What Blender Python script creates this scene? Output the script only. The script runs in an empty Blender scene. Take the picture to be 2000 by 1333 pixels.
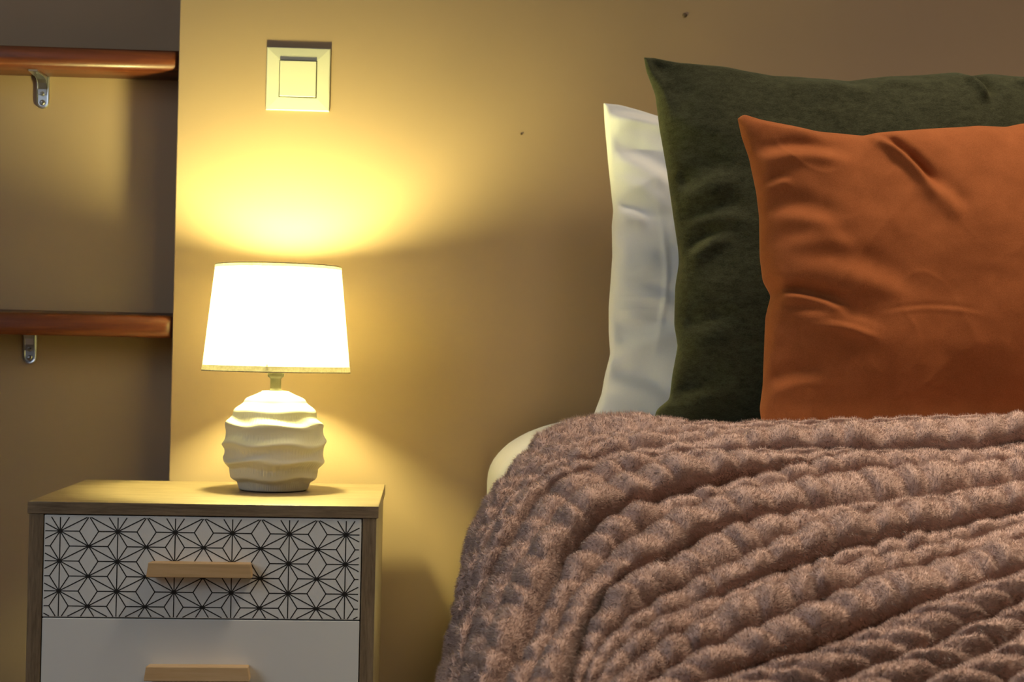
import bpy, bmesh, math, random
import numpy as np
from mathutils import Vector, Matrix, noise

random.seed(4)
rng = np.random.default_rng(11)
sc = bpy.context.scene
COL = sc.collection

# ------------------------------------------------------------------ camera
FPX = 2954.0
EYE = Vector((0.0, -2.04, 0.705))
YAW, PITCH, ROLL = math.radians(3.34), math.radians(0.555), math.radians(1.2)
F = Vector((math.sin(YAW) * math.cos(PITCH), math.cos(YAW) * math.cos(PITCH), math.sin(PITCH)))
R0 = Vector((math.cos(YAW), -math.sin(YAW), 0.0))
U0 = R0.cross(F)
RR = R0 * math.cos(ROLL) + U0 * math.sin(ROLL)
UU = U0 * math.cos(ROLL) - R0 * math.sin(ROLL)
cam = bpy.data.cameras.new('camera')
cam_o = bpy.data.objects.new('camera', cam)
COL.objects.link(cam_o)
cam_o.matrix_world = Matrix(((RR.x, UU.x, -F.x, EYE.x), (RR.y, UU.y, -F.y, EYE.y),
                             (RR.z, UU.z, -F.z, EYE.z), (0, 0, 0, 1)))
cam.sensor_width = 36.0
cam.lens = FPX / 2000.0 * 36.0
cam.clip_start = 0.02
cam.dof.use_dof = True
cam.dof.focus_distance = 1.62
cam.dof.aperture_fstop = 11.0
sc.camera = cam_o

# ------------------------------------------------------------------ light
sc.view_settings.view_transform = 'Standard'
sc.view_settings.look = 'None'
sc.view_settings.exposure = 0.0
sc.view_settings.gamma = 1.0
sc.view_settings.use_curve_mapping = False

world = bpy.data.worlds.new('world')
sc.world = world
world.use_nodes = True
world.node_tree.nodes['Background'].inputs[0].default_value = (0.55, 0.68, 0.9, 1)
world.node_tree.nodes['Background'].inputs[1].default_value = 0.5


def area_light(name, loc, target, sx, sy, power, color):
    l = bpy.data.lights.new(name, 'AREA')
    l.shape = 'RECTANGLE'
    l.size, l.size_y, l.energy, l.color = sx, sy, power, color
    o = bpy.data.objects.new(name, l)
    o.location = loc
    o.rotation_euler = (Vector(target) - Vector(loc)).to_track_quat('-Z', 'Y').to_euler()
    COL.objects.link(o)
    return o


# added fill lights, no source in view: cool from left, warm over the bed
area_light('added_left_fill', (-1.70, -1.75, 1.5), (0.1, -0.5, 0.5), 1.1, 1.1, 12.8, (0.80, 0.91, 1.0))
down = area_light('added_overhead_fill', (0.75, -0.80, 2.36), (0.75, -0.80, 0.0), 0.4, 0.4, 8.2, (1.0, 0.82, 0.60))
down.data.spread = math.radians(80)


# ------------------------------------------------------------------ helpers
def ray(px, py):
    return RR * ((px - 1000.0) / FPX) + UU * ((666.5 - py) / FPX) + F


def P(px, py, y):
    """World point seen at pixel (px, py) on the vertical plane y."""
    d = ray(px, py)
    return EYE + d * ((y - EYE.y) / d.y)


def PX(px, py, y):
    """Vectorised P."""
    px, py, y = np.broadcast_arrays(np.asarray(px, float), np.asarray(py, float), np.asarray(y, float))
    a = (px - 1000.0) / FPX
    b = (666.5 - py) / FPX
    d = np.stack([RR[i] * a + UU[i] * b + F[i] for i in range(3)], -1)
    t = (y - EYE.y) / d[..., 1]
    return np.array(EYE) + d * t[..., None]


def P_lean(px, py, yb, zb, k):
    """Points on the plane y = yb + k (z - zb)."""
    a = (np.asarray(px, float) - 1000.0) / FPX
    b = (666.5 - np.asarray(py, float)) / FPX
    d = np.stack([RR[i] * a + UU[i] * b + F[i] for i in range(3)], -1)
    t = (yb - EYE.y + k * (EYE.z - zb)) / (d[..., 1] - k * d[..., 2])
    return np.array(EYE) + d * t[..., None]


def tag(o, label=None, cat=None, group=None, kind=None):
    if label: o['label'] = label
    if cat: o['category'] = cat
    if group: o['group'] = group
    if kind: o['kind'] = kind
    return o


def empty(name, loc=(0, 0, 0)):
    o = bpy.data.objects.new(name, None)
    o.empty_display_size = 0.05
    o.location = loc
    COL.objects.link(o)
    return o


def link_mesh(name, me, mat=None, parent=None):
    o = bpy.data.objects.new(name, me)
    if mat: me.materials.append(mat)
    COL.objects.link(o)
    if parent is not None:
        o.parent = parent
        bpy.context.view_layer.update()
        o.matrix_parent_inverse = parent.matrix_world.inverted()
    return o


def from_bm(name, bm, mat=None, parent=None, smooth=False):
    bmesh.ops.recalc_face_normals(bm, faces=bm.faces[:])
    me = bpy.data.meshes.new(name)
    bm.to_mesh(me)
    bm.free()
    if smooth:
        me.polygons.foreach_set('use_smooth', [True] * len(me.polygons))
    return link_mesh(name, me, mat, parent)


def bm_box(x0, x1, y0, y1, z0, z1, bevel=0.0, seg=2):
    bm = bmesh.new()
    bmesh.ops.create_cube(bm, size=1.0)
    for v in bm.verts:
        v.co = Vector(((x0 + x1) / 2 + v.co.x * (x1 - x0), (y0 + y1) / 2 + v.co.y * (y1 - y0),
                       (z0 + z1) / 2 + v.co.z * (z1 - z0)))
    if bevel > 0:
        bmesh.ops.bevel(bm, geom=bm.edges[:], offset=bevel, segments=seg, affect='EDGES', profile=0.5)
    return bm


def box(name, dims, mat, parent=None, bevel=0.0, seg=2, smooth=False):
    return from_bm(name, bm_box(*dims, bevel=bevel, seg=seg), mat, parent, smooth)


def prism(name, pts, axis, a0, a1, mat, parent=None, bevel=0.0):
    """Extrude a 2D outline along an axis ('x': pts are (y,z); 'y': (x,z); 'z': (x,y))."""
    bm = bmesh.new()
    def mk(p, a):
        return {'x': (a, p[0], p[1]), 'y': (p[0], a, p[1]), 'z': (p[0], p[1], a)}[axis]
    A = [bm.verts.new(mk(p, a0)) for p in pts]
    B = [bm.verts.new(mk(p, a1)) for p in pts]
    bm.faces.new(A)
    bm.faces.new(B[::-1])
    n = len(pts)
    for i in range(n):
        bm.faces.new((A[i], B[i], B[(i + 1) % n], A[(i + 1) % n]))
    if bevel > 0:
        bmesh.ops.bevel(bm, geom=bm.edges[:], offset=bevel, segments=2, affect='EDGES', profile=0.5)
    return from_bm(name, bm, mat, parent)


def lathe(name, prof, n, mat, parent=None, loc=(0, 0, 0), closed=True):
    """prof: list of (r, z) from bottom to top."""
    vs, fs = [], []
    for r, z in prof:
        for i in range(n):
            a = 2 * math.pi * i / n
            vs.append((loc[0] + r * math.cos(a), loc[1] + r * math.sin(a), loc[2] + z))
    m = len(prof)
    for j in range(m - 1):
        for i in range(n):
            k = (i + 1) % n
            fs.append((j * n + i, j * n + k, (j + 1) * n + k, (j + 1) * n + i))
    if closed:
        fs.append(tuple(range(n))[::-1])
        fs.append(tuple((m - 1) * n + i for i in range(n)))
    me = bpy.data.meshes.new(name)
    me.from_pydata(vs, [], fs)
    me.polygons.foreach_set('use_smooth', [True] * len(me.polygons))
    o = link_mesh(name, me, mat, parent)
    return o


def grid_mesh(name, V, mat, parent=None, wrap_u=False, extra_faces=()):
    """V: array (rows, cols, 3)."""
    r, c, _ = V.shape
    idx = np.arange(r * c).reshape(r, c)
    if wrap_u:
        idx = np.concatenate([idx, idx[:, :1]], 1)
    q = np.stack([idx[:-1, :-1], idx[:-1, 1:], idx[1:, 1:], idx[1:, :-1]], -1).reshape(-1, 4)
    me = bpy.data.meshes.new(name)
    me.from_pydata(V.reshape(-1, 3).tolist(), [], q.tolist() + list(extra_faces))
    me.polygons.foreach_set('use_smooth', [True] * len(me.polygons))
    return link_mesh(name, me, mat, parent)


# ------------------------------------------------------------------ materials
class NT:
    def __init__(s, name):
        s.m = bpy.data.materials.new(name)
        s.m.use_nodes = True
        s.t = s.m.node_tree
        s.b = s.t.nodes['Principled BSDF']

    def n(s, kind, **kw):
        o = s.t.nodes.new(kind)
        for k, v in kw.items():
            if k.startswith('i_'):
                key = k[2:].replace('_', ' ')
                o.inputs[key].default_value = v
            else:
                setattr(o, k, v)
        return o

    def l(s, a, b):
        s.t.links.new(a, b)

    def set(s, **kw):
        for k, v in kw.items():
            s.b.inputs[k.replace('_', ' ')].default_value = v
        return s

    def coord(s, scale=(1, 1, 1), rot=(0, 0, 0)):
        tc = s.n('ShaderNodeTexCoord')
        mp = s.n('ShaderNodeMapping')
        mp.inputs['Scale'].default_value = scale
        mp.inputs['Rotation'].default_value = rot
        s.l(tc.outputs['Object'], mp.inputs['Vector'])
        return mp.outputs['Vector']

    def noise(s, vec, scale, detail=4, rough=0.5, dist=0.0):
        o = s.n('ShaderNodeTexNoise')
        o.inputs['Scale'].default_value = scale
        o.inputs['Detail'].default_value = detail
        o.inputs['Roughness'].default_value = rough
        o.inputs['Distortion'].default_value = dist
        s.l(vec, o.inputs['Vector'])
        return o.outputs['Fac']

    def ramp(s, fac, stops):
        o = s.n('ShaderNodeValToRGB')
        e = o.color_ramp.elements
        while len(e) < len(stops): e.new(0.5)
        for i, (p, c) in enumerate(stops):
            e[i].position = p
            e[i].color = (*c, 1)
        s.l(fac, o.inputs['Fac'])
        return o.outputs['Color']

    def bump(s, fac, strength, dist):
        o = s.n('ShaderNodeBump')
        o.inputs['Strength'].default_value = strength
        o.inputs['Distance'].default_value = dist
        s.l(fac, o.inputs['Height'])
        s.l(o.outputs['Normal'], s.b.inputs['Normal'])
        return o


def plain(name, col, rough=0.5, metal=0.0, spec=0.5):
    t = NT(name)
    t.set(Base_Color=(*col, 1), Roughness=rough, Metallic=metal)
    t.b.inputs['Specular IOR Level'].default_value = spec
    return t.m


def mat_paint(name, col, var=0.04):
    t = NT(name)
    v = t.coord()
    n1 = t.noise(v, 3.0, 3)
    c = t.ramp(n1, [(0.3, tuple(x * (1 - var) for x in col)), (0.7, tuple(min(1, x * (1 + var)) for x in col))])
    t.l(c, t.b.inputs['Base Color'])
    t.set(Roughness=0.62)
    t.b.inputs['Specular IOR Level'].default_value = 0.3
    t.bump(t.noise(v, 260, 3), 0.12, 0.0006)
    return t.m


def mat_wood(name, dark, mid, light, scale, rough=0.5, coat=0.0, fine=1.0):
    """scale: per-axis stretch, small along the grain."""
    t = NT(name)
    v = t.coord(scale)
    n1 = t.noise(v, 9.0, 5, 0.6, 0.8)
    n2 = t.noise(v, 38.0, 4, 0.65, 0.2)
    mx = t.n('ShaderNodeMix', data_type='FLOAT')
    mx.inputs[0].default_value = 0.45 * fine
    t.l(n1, mx.inputs[2]); t.l(n2, mx.inputs[3])
    c = t.ramp(mx.outputs[0], [(0.32, dark), (0.48, mid), (0.66, light)])
    t.l(c, t.b.inputs['Base Color'])
    t.set(Roughness=rough)
    if coat:
        t.b.inputs['Coat Weight'].default_value = coat
        t.b.inputs['Coat Roughness'].default_value = 0.18
    t.bump(n2, 0.18, 0.0006)
    return t.m


def mat_fabric(name, c0, c1, sheen=0.4, sheen_col=(1, 1, 1), weave=900, blot=14, rough=0.9, bump=0.25, stretch=(1, 1, 1)):
    t = NT(name)
    v = t.coord(stretch)
    n1 = t.noise(v, blot, 5, 0.62)
    n2 = t.noise(v, weave, 2, 0.6)
    mx = t.n('ShaderNodeMix', data_type='FLOAT')
    mx.inputs[0].default_value = 0.5
    t.l(n1, mx.inputs[2]); t.l(n2, mx.inputs[3])
    c = t.ramp(mx.outputs[0], [(0.36, c0), (0.64, c1)])
    t.l(c, t.b.inputs['Base Color'])
    t.set(Roughness=rough)
    t.b.inputs['Specular IOR Level'].default_value = 0.15
    t.b.inputs['Sheen Weight'].default_value = sheen
    t.b.inputs['Sheen Roughness'].default_value = 0.45
    t.b.inputs['Sheen Tint'].default_value = (*sheen_col, 1)
    t.bump(n2, bump, 0.0008)
    return t.m


M = {}
M['wall'] = mat_paint('taupe_wall_paint', (0.34, 0.235, 0.150))
M['ceiling'] = mat_paint('white_ceiling_paint', (0.75, 0.73, 0.70))
M['floor'] = mat_wood('floor_wood', (0.16, 0.10, 0.06), (0.24, 0.15, 0.09), (0.32, 0.21, 0.13), (1, 0.12, 1), 0.45)
M['oak_x'] = mat_wood('oak_grain_across', (0.11, 0.073, 0.040), (0.205, 0.145, 0.086), (0.30, 0.22, 0.135), (1.1, 13, 13), 0.5)
M['oak_z'] = mat_wood('oak_grain_upright', (0.11, 0.073, 0.040), (0.205, 0.145, 0.086), (0.30, 0.22, 0.135), (13, 13, 1.1), 0.5)
M['pine'] = mat_wood('pine_handle', (0.50, 0.30, 0.13), (0.66, 0.43, 0.21), (0.76, 0.54, 0.30), (0.35, 4, 4), 0.5, fine=0.6)
M['mahogany'] = mat_wood('red_brown_varnished_wood', (0.045, 0.008, 0.002), (0.085, 0.017, 0.004), (0.14, 0.034, 0.007), (0.5, 5, 5), 0.45, coat=0.15, fine=0.5)
M['white_lacquer'] = plain('white_lacquer', (0.80, 0.80, 0.78), 0.38)
M['ink'] = plain('black_print', (0.018, 0.017, 0.016), 0.5)
M['shadow_gap'] = plain('gap_shade_and_felt', (0.03, 0.025, 0.02), 0.8)  # shade put into the colour of gaps and slots; also the felt
M['zinc'] = plain('zinc_plated_steel', (0.62, 0.64, 0.68), 0.28, 1.0)
M['screw'] = plain('screw_steel', (0.40, 0.40, 0.42), 0.35, 1.0)
M['switch'] = plain('cream_white_plastic', (0.58, 0.56, 0.46), 0.35)
M['brass'] = plain('aged_brass', (0.028, 0.024, 0.010), 0.5, 0.0)
M['nail'] = plain('dark_nail_head', (0.10, 0.06, 0.03), 0.6)
M['white_cotton'] = mat_fabric('white_cotton', (0.86, 0.86, 0.86), (0.92, 0.92, 0.91), 0.1, weave=1100, blot=14, bump=0.12)
M['green_velvet'] = mat_fabric('dark_green_chenille', (0.019, 0.021, 0.010), (0.058, 0.060, 0.032), 0.35, (0.55, 0.6, 0.35), weave=520, blot=90, bump=0.6, stretch=(1, 1, 2.2))
M['orange_velvet'] = mat_fabric('burnt_orange_velvet', (0.25, 0.073, 0.021), (0.345, 0.106, 0.034), 0.35, (1, 0.45, 0.2), weave=900, blot=22, bump=0.18)


def mat_plush():
    t = NT('mauve_plush')
    v = t.coord()
    c = t.ramp(t.noise(v, 30, 4, 0.6), [(0.3, (0.69, 0.495, 0.43)), (0.7, (0.82, 0.61, 0.54))])
    t.l(c, t.b.inputs['Base Color'])
    t.set(Roughness=0.95)
    t.b.inputs['Specular IOR Level'].default_value = 0.05
    t.b.inputs['Sheen Weight'].default_value = 0.25
    t.b.inputs['Sheen Roughness'].default_value = 0.5
    tr = t.n('ShaderNodeBsdfTranslucent')
    t.l(c, tr.inputs['Color'])
    ms = t.n('ShaderNodeMixShader'); ms.inputs[0].default_value = 0.18
    t.l(t.b.outputs[0], ms.inputs[1]); t.l(tr.outputs[0], ms.inputs[2])
    t.l(ms.outputs[0], t.t.nodes['Material Output'].inputs['Surface'])
    return t.m


M['blanket'] = mat_fabric('mauve_plush_backing', (0.53, 0.365, 0.315), (0.63, 0.45, 0.395), 0.25, (1, 0.85, 0.75), weave=200, blot=30, bump=0.1)
M['pile'] = mat_plush()
M['bed_wood'] = mat_wood('bed_base_wood', (0.12, 0.08, 0.05), (0.2, 0.14, 0.09), (0.28, 0.2, 0.13), (0.5, 5, 5))

t = NT('ivory_ceramic')
t.set(Base_Color=(0.60, 0.57, 0.49, 1), Roughness=0.42)
M['ceramic'] = t.m

t = NT('linen_shade')   # lit from inside: cloth that lets part of the light through
tr = t.n('ShaderNodeBsdfTranslucent'); tr.inputs['Color'].default_value = (0.62, 0.55, 0.40, 1)
df = t.n('ShaderNodeBsdfDiffuse')
v = t.coord((1, 1, 1))
c = t.ramp(t.noise(v, 420, 3, 0.7), [(0.3, (0.66, 0.60, 0.47)), (0.7, (0.80, 0.75, 0.62))])
t.l(c, df.inputs['Color'])
c2 = t.ramp(t.noise(v, 300, 4, 0.7), [(0.3, (0.42, 0.38, 0.285)), (0.7, (0.52, 0.48, 0.375))])
t.l(c2, tr.inputs['Color'])
ms = t.n('ShaderNodeMixShader'); ms.inputs[0].default_value = 0.5
t.l(df.outputs[0], ms.inputs[1]); t.l(tr.outputs[0], ms.inputs[2])
t.l(ms.outputs[0], t.t.nodes['Material Output'].inputs['Surface'])
M['shade'] = t.m
t = NT('cream_cloth_tape')
tr = t.n('ShaderNodeBsdfTranslucent')
df = t.n('ShaderNodeBsdfDiffuse')
c = t.ramp(t.noise(t.coord(), 240, 3, 0.7), [(0.3, (0.50, 0.42, 0.25)), (0.7, (0.70, 0.62, 0.42))])
t.l(c, df.inputs['Color']); t.l(c, tr.inputs['Color'])
ms = t.n('ShaderNodeMixShader'); ms.inputs[0].default_value = 0.07
t.l(df.outputs[0], ms.inputs[1]); t.l(tr.outputs[0], ms.inputs[2])
t.l(ms.outputs[0], t.t.nodes['Material Output'].inputs['Surface'])
M['shade_tape'] = t.m

t = NT('warm_bulb')
t.set(Base_Color=(1, 0.9, 0.7, 1))
t.b.inputs['Emission Color'].default_value = (1.0, 0.93, 0.34, 1)
t.b.inputs['Emission Strength'].default_value = 920.0
M['bulb'] = t.m

t = NT('added_lamp_diffuser')  # glow of the added ceiling lamp
t.b.inputs['Emission Color'].default_value = (1.0, 0.82, 0.6, 1)
t.b.inputs['Emission Strength'].default_value = 2.0
M['diffuser'] = t.m
t = NT('added_window_glass')
t.set(Base_Color=(1, 1, 1, 1), Roughness=0.02)
t.b.inputs['Transmission Weight'].default_value = 1.0
M['glass'] = t.m

# ------------------------------------------------------------------ room shell
ALC = 0.09                       # depth of the shelf recess
XC = P(340, 500, 0.0).x          # corner between chimney-breast wall and recess
XL, XR, YR, ZT = -1.75, 2.6, -3.6, 2.45


def struct(o):
    o['kind'] = 'structure'
    return o


struct(box('floor', (XL - .1, XR + .1, YR - .1, 0.2, -0.08, 0.0), M['floor']))
struct(box('ceiling', (XL - .1, XR + .1, YR - .1, 0.2, ZT, ZT + 0.08), M['ceiling']))
struct(box('wall_back', (XC, XR, 0.0, 0.20, 0.0, ZT), M['wall'], bevel=0.0015))
struct(box('wall_recess', (XL, XC, ALC, 0.20, 0.0, ZT), M['wall']))
struct(box('wall_right', (XR, XR + 0.1, YR, 0.2, 0.0, ZT), M['wall']))
struct(box('wall_front', (XL, XR, YR - 0.1, YR, 0.0, ZT), M['wall']))
# left wall with an opening for the added window
WY0, WY1, WZ0, WZ1 = -2.4, -1.1, 0.9, 2.1
bm = bmesh.new()
for dims in ((XL - .1, XL, YR, WY0, 0, ZT), (XL - .1, XL, WY1, 0.2, 0, ZT),
             (XL - .1, XL, WY0, WY1, 0, WZ0), (XL - .1, XL, WY0, WY1, WZ1, ZT)):
    b2 = bm_box(*dims)
    me = bpy.data.meshes.new('tmp'); b2.to_mesh(me); b2.free(); bm.from_mesh(me)
    bpy.data.meshes.remove(me)
struct(from_bm('wall_left', bm, M['wall']))
win = struct(box('added_window_1', (XL - .06, XL - .02, WY0, WY1, WZ0, WZ0 + .05), M['white_lacquer']))  # unseen window, added to go with the left fill light
WM = (WY0 + WY1) / 2
for dims in ((XL - .06, XL - .02, WY0, WY1, WZ1 - .05, WZ1), (XL - .06, XL - .02, WY0, WY0 + .05, WZ0 + .05, WZ1 - .05),
             (XL - .06, XL - .02, WY1 - .05, WY1, WZ0 + .05, WZ1 - .05), (XL - .06, XL - .02, WM - .03, WM + .03, WZ0 + .05, WZ1 - .05)):
    box('added_window_frame', dims, M['white_lacquer'], win)
for a, b in ((WY0 + .05, WM - .03), (WM + .03, WY1 - .05)):
    box('pane', (XL - .043, XL - .037, a, b, WZ0 + .05, WZ1 - .05), M['glass'], win)

cl = empty('added_ceiling_lamp', (0.75, -0.80, ZT))  # unseen fitting, added to go with the overhead fill light
tag(cl, 'added unseen round ceiling lamp above the bed', 'ceiling lamp')
lathe('rim', [(0.22, -0.03), (0.235, -0.02), (0.235, 0.0)], 48, M['white_lacquer'], cl, (0.75, -0.80, ZT))
lathe('diffuser', [(0.05, -0.075), (0.13, -0.066), (0.19, -0.05), (0.218, -0.03)], 48, M['diffuser'], cl, (0.75, -0.80, ZT))

# ------------------------------------------------------------------ nightstand
NYF, NYB = -0.335, -0.045
NX0, NX1 = P(50, 1120, NYF).x, P(737, 1120, NYF).x
NZT = P(393, 985, NYF).z              # top surface
TT = 0.0135                      # top thickness
ns = empty('nightstand', ((NX0 + NX1) / 2, (NYF + NYB) / 2, 0.0))
tag(ns, 'oak nightstand with white drawers, the upper one printed with black stars', 'nightstand')
box('top_panel', (NX0, NX1, NYF, NYB, NZT - TT, NZT), M['oak_x'], ns, bevel=0.0008)
SZ0 = 0.10
ZN = NZT - 0.2415                # where the rear edge of the sides is cut away
PT = 0.0155
for xa in (NX0 + 0.0022, NX1 - 0.0022 - PT):
    prism('side_panel', [(NYF + 0.001, SZ0), (NYB - 0.165, SZ0), (NYB - 0.16, ZN - 0.045), (NYB - 0.12, ZN - 0.024), (NYB, ZN), (NYB, NZT - TT), (NYF + 0.001, NZT - TT)],
          'x', xa, xa + PT, M['oak_z'], ns, bevel=0.0006)
IX0, IX1 = NX0 + 0.0022 + PT, NX1 - 0.0022 - PT
box('back_panel', (IX0, IX1, NYB - 0.010, NYB - 0.006, ZN, NZT - TT), M['oak_z'], ns)
box('bottom_panel', (IX0, IX1, NYF + 0.004, NYB - 0.165, SZ0, SZ0 + 0.014), M['oak_x'], ns)
box('gap_shade_sheet', (IX0, IX1, NYF + 0.019, NYF + 0.022, SZ0 + 0.014, NZT - TT), M['shadow_gap'], ns)  # dark sheet behind the drawers, stands in for shade in their gaps
for lx in (NX0 + 0.03, NX1 - 0.03):
    for ly in (NYF + 0.03, NYB - 0.19):
        lathe('leg', [(0.009, 0.0), (0.016, SZ0 + 0.0005)], 20, M['pine'], ns, (lx, ly, 0.0))

DH = 0.1130                      # drawer front height
DG = 0.0014
DX0, DX1 = IX0 + 0.0011, IX1 - 0.0011
dz = NZT - TT - 0.0012
YF = NYF + 0.0016                # drawer face


def handle(parent, cz):
    cx = (NX0 + NX1) / 2 - 0.0015
    hw, hh = 0.0580, 0.0082
    bm = bmesh.new()
    # cross outline in x-z, a little narrower at the top, standing proud of the drawer
    outer = [(-hw, -hh), (hw, -hh), (hw - 0.0022, hh), (-hw + 0.0022, hh)]
    A = [bm.verts.new((cx + x, YF - 0.019, cz + z)) for x, z in outer]
    B = [bm.verts.new((cx + x * 0.985, YF + 0.0002, cz + z * 0.9)) for x, z in outer]
    bm.faces.new(A); bm.faces.new(B[::-1])
    for i in range(4):
        bm.faces.new((A[i], A[(i + 1) % 4], B[(i + 1) % 4], B[i]))
    bmesh.ops.bevel(bm, geom=bm.edges[:], offset=0.0011, segments=2, affect='EDGES', profile=0.5)
    return from_bm('handle', bm, M['pine'], parent)


def star_print(parent, x0, x1, z0, z1):
    """Hemp-leaf star pattern: thin printed lines lying on the drawer front."""
    s = (NYF - EYE.y) / FPX
    ax, vz = 109.4 * s, 57.6 * s
    ox, oz = P(117.0, 1038.0, NYF).x, P(117.0, 1038.0, NYF).z
    segs, dots = [], []
    for i in range(-2, 16):
        for j in range(-3, 10):
            px = ox + i * ax / 2
            pz = oz - j * vz - (vz / 2 if i % 2 else 0.0)
            dots.append((px, pz, 0.0024 if i % 2 == 0 else 0.0020))
            if i % 2 == 0:
                segs.append((px, pz, px, pz - vz))
            for sx in (-1, 1):
                segs.append((px, pz, px + sx * ax / 2, pz - vz / 2))
            # triangle centroids left and right of the vertical edge below this point
            for sx in (-1, 1):
                tri = [(px, pz), (px, pz - vz), (px + sx * ax / 2, pz - vz / 2)]
                cx = px + sx * ax / 6; cz = pz - vz / 2
                for q in tri:
                    segs.append((cx, cz, q[0], q[1]))
    bm = bmesh.new()
    y = YF - 0.00012
    hw = 0.00062

    def clip(a, b, c, d):
        t0, t1 = 0.0, 1.0
        dx, dz_ = c - a, d - b
        for p, q in ((-dx, a - x0), (dx, x1 - a), (-dz_, b - z0), (dz_, z1 - b)):
            if abs(p) < 1e-12:
                if q < 0: return None
            else:
                r = q / p
                if p < 0: t0 = max(t0, r)
                else: t1 = min(t1, r)
        if t0 >= t1: return None
        return a + t0 * dx, b + t0 * dz_, a + t1 * dx, b + t1 * dz_
    for sg in segs:
        c = clip(*sg)
        if not c: continue
        a = Vector((c[0], c[1])); b = Vector((c[2], c[3]))
        d = b - a
        if d.length < 1e-4: continue
        nrm = Vector((-d.y, d.x)).normalized() * hw
        pts = [a + nrm, b + nrm, b - nrm, a - nrm]
        bm.faces.new([bm.verts.new((p.x, y, p.y)) for p in pts])
    for px, pz, r in dots:
        if not (x0 + r < px < x1 - r and z0 + r < pz < z1 - r): continue
        bm.faces.new([bm.verts.new((px + r * math.cos(k * math.pi / 6), y - 0.00005, pz + r * math.sin(k * math.pi / 6))) for k in range(12)])
    me = bpy.data.meshes.new('star_print')
    bm.to_mesh(me); bm.free()
    # face the camera
    o = link_mesh('star_print', me, M['ink'], parent)
    return o


for k in range(3):
    z1 = dz - k * (DH + DG)
    z0 = z1 - DH
    d = box('drawer', (DX0, DX1, YF, YF + 0.016, z0, z1), M['white_lacquer'], ns, bevel=0.0007)
    hz = (z0 + z1) / 2 - 0.0005
    handle(d, hz)
    if k == 0:
        d['label'] = 'drawer front printed with a black star pattern'
        star_print(d, DX0 + 0.0012, DX1 - 0.0022, z0 + 0.0008, z1 - 0.0022)

# ------------------------------------------------------------------ table lamp
LY = -0.15
LC = P(536, 860, LY)
LX = LC.x
SL = (LY - EYE.y) / FPX          # metres per pixel at the lamp
lamp = empty('table_lamp', (LX, LY, NZT))
tag(lamp, 'lit table lamp with ribbed cream ceramic base and cloth shade', 'lamp')
# wavy ribbed ceramic body: (height above table, radius) read upwards
HB = P(536, 763, LY).z - NZT - 0.0012
prof = [(1215, 372), (1208, 382), (1190, 388), (1150, 400), (1110, 415), (1085, 470), (1055, 482), (1000, 490), (950, 497), (915, 530),
        (880, 562), (862, 564), (835, 552), (800, 547), (750, 550), (715, 562), (685, 582), (665, 582), (635, 562), (600, 545), (555, 540),
        (510, 540), (475, 548), (445, 543), (410, 500), (370, 470), (330, 462), (300, 458), (275, 440), (240, 395), (205, 350), (175, 340),
        (152, 322), (125, 260), (95, 190), (72, 158), (62, 140), (60, 60)]
un = HB / (1215 - 60)
zz = np.array([(1215 - a) * un for a, b in prof])
rr = np.array([b * 0.1725 * SL for a, b in prof])
order = np.argsort(zz)
zz, rr = zz[order], rr[order]
_sm = np.array([np.mean(np.interp(np.clip(z_ + np.linspace(-0.012, 0.012, 25), 0, HB), zz, rr)) for z_ in zz])
_k = np.clip(np.minimum(zz / 0.015, (HB - 0.012 - zz) / 0.02), 0, 1)
rr = rr + 0.12 * _k * (rr - _sm)
NZ, NA = 130, 576
zf = np.linspace(0, HB, NZ)
ang = np.linspace(0, 2 * math.pi, NA, endpoint=False)
Zg, Ag = np.meshgrid(zf, ang, indexing='ij')
env = np.clip(np.minimum((Zg) / 0.02, (HB - 0.012 - Zg) / 0.03), 0, 1)
ph = Zg / HB * 9.0
wave = 0.0022 * env * np.sin(5 * Ag + 2.6 * np.sin(ph) + 0.6) + 0.0007 * env * np.sin(3 * Ag + ph)
Rg = np.interp(np.clip(Zg + wave, 0, HB), zz, rr)
# soften the interpolated profile
ker = np.array([1, 2, 3, 2, 1.0]); ker /= ker.sum()
Rs = Rg.copy()
for i in range(2, NZ - 2):
    Rs[i] = sum(ker[k] * Rg[i + k - 2] for k in range(5))
Rg = Rs
# fluting in the valleys between the ribs
big = np.stack([Rg[max(0, i - 8):min(NZ, i + 9)].max(0) for i in range(NZ)])
valley = np.clip((big - Rg - 0.0008) / 0.0022, 0, 1) * np.clip((HB - 0.022 - Zg) / 0.01, 0, 1)
Rg = Rg + valley * 0.00022 * np.sin(96 * Ag)
V = np.stack([LX + Rg * np.cos(Ag), LY + Rg * np.sin(Ag), NZT + 0.0012 + Zg], -1)
n0 = (NZ - 1) * NA
grid_mesh('ceramic_base', V, M['ceramic'], lamp, wrap_u=True,
          extra_faces=[tuple(range(NA))[::-1], tuple(range(n0, n0 + NA))])
lathe('felt_foot', [(372 * 0.1725 * SL * 0.97, 0.0), (372 * 0.1725 * SL * 0.97, 0.0014)], 64, M['shadow_gap'], lamp, (LX, LY, NZT))
zb = NZT + HB + 0.0008
zn = P(537, 731, LY).z - zb
bz = P(540, 578, LY).z
lathe('brass_socket', [(0.0085, 0.0), (0.0085, 0.001), (0.0070, 0.0015), (0.0066, 0.003), (0.0066, zn - 0.006), (0.0080, zn - 0.0045),
                       (0.0100, zn - 0.003), (0.0104, zn), (0.0104, zn + 0.006), (0.0095, zn + 0.007), (0.0095, bz - zb - 0.0285)], 40, M['brass'], lamp, (LX, LY, zb))
z_sb = P(537, 725, LY).z
z_st = P(540, 521, LY).z
rb, rt = 142.0 * SL, 120.5 * SL
def r_at(z): return rb + (rt - rb) * z / (z_st - z_sb)


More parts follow.
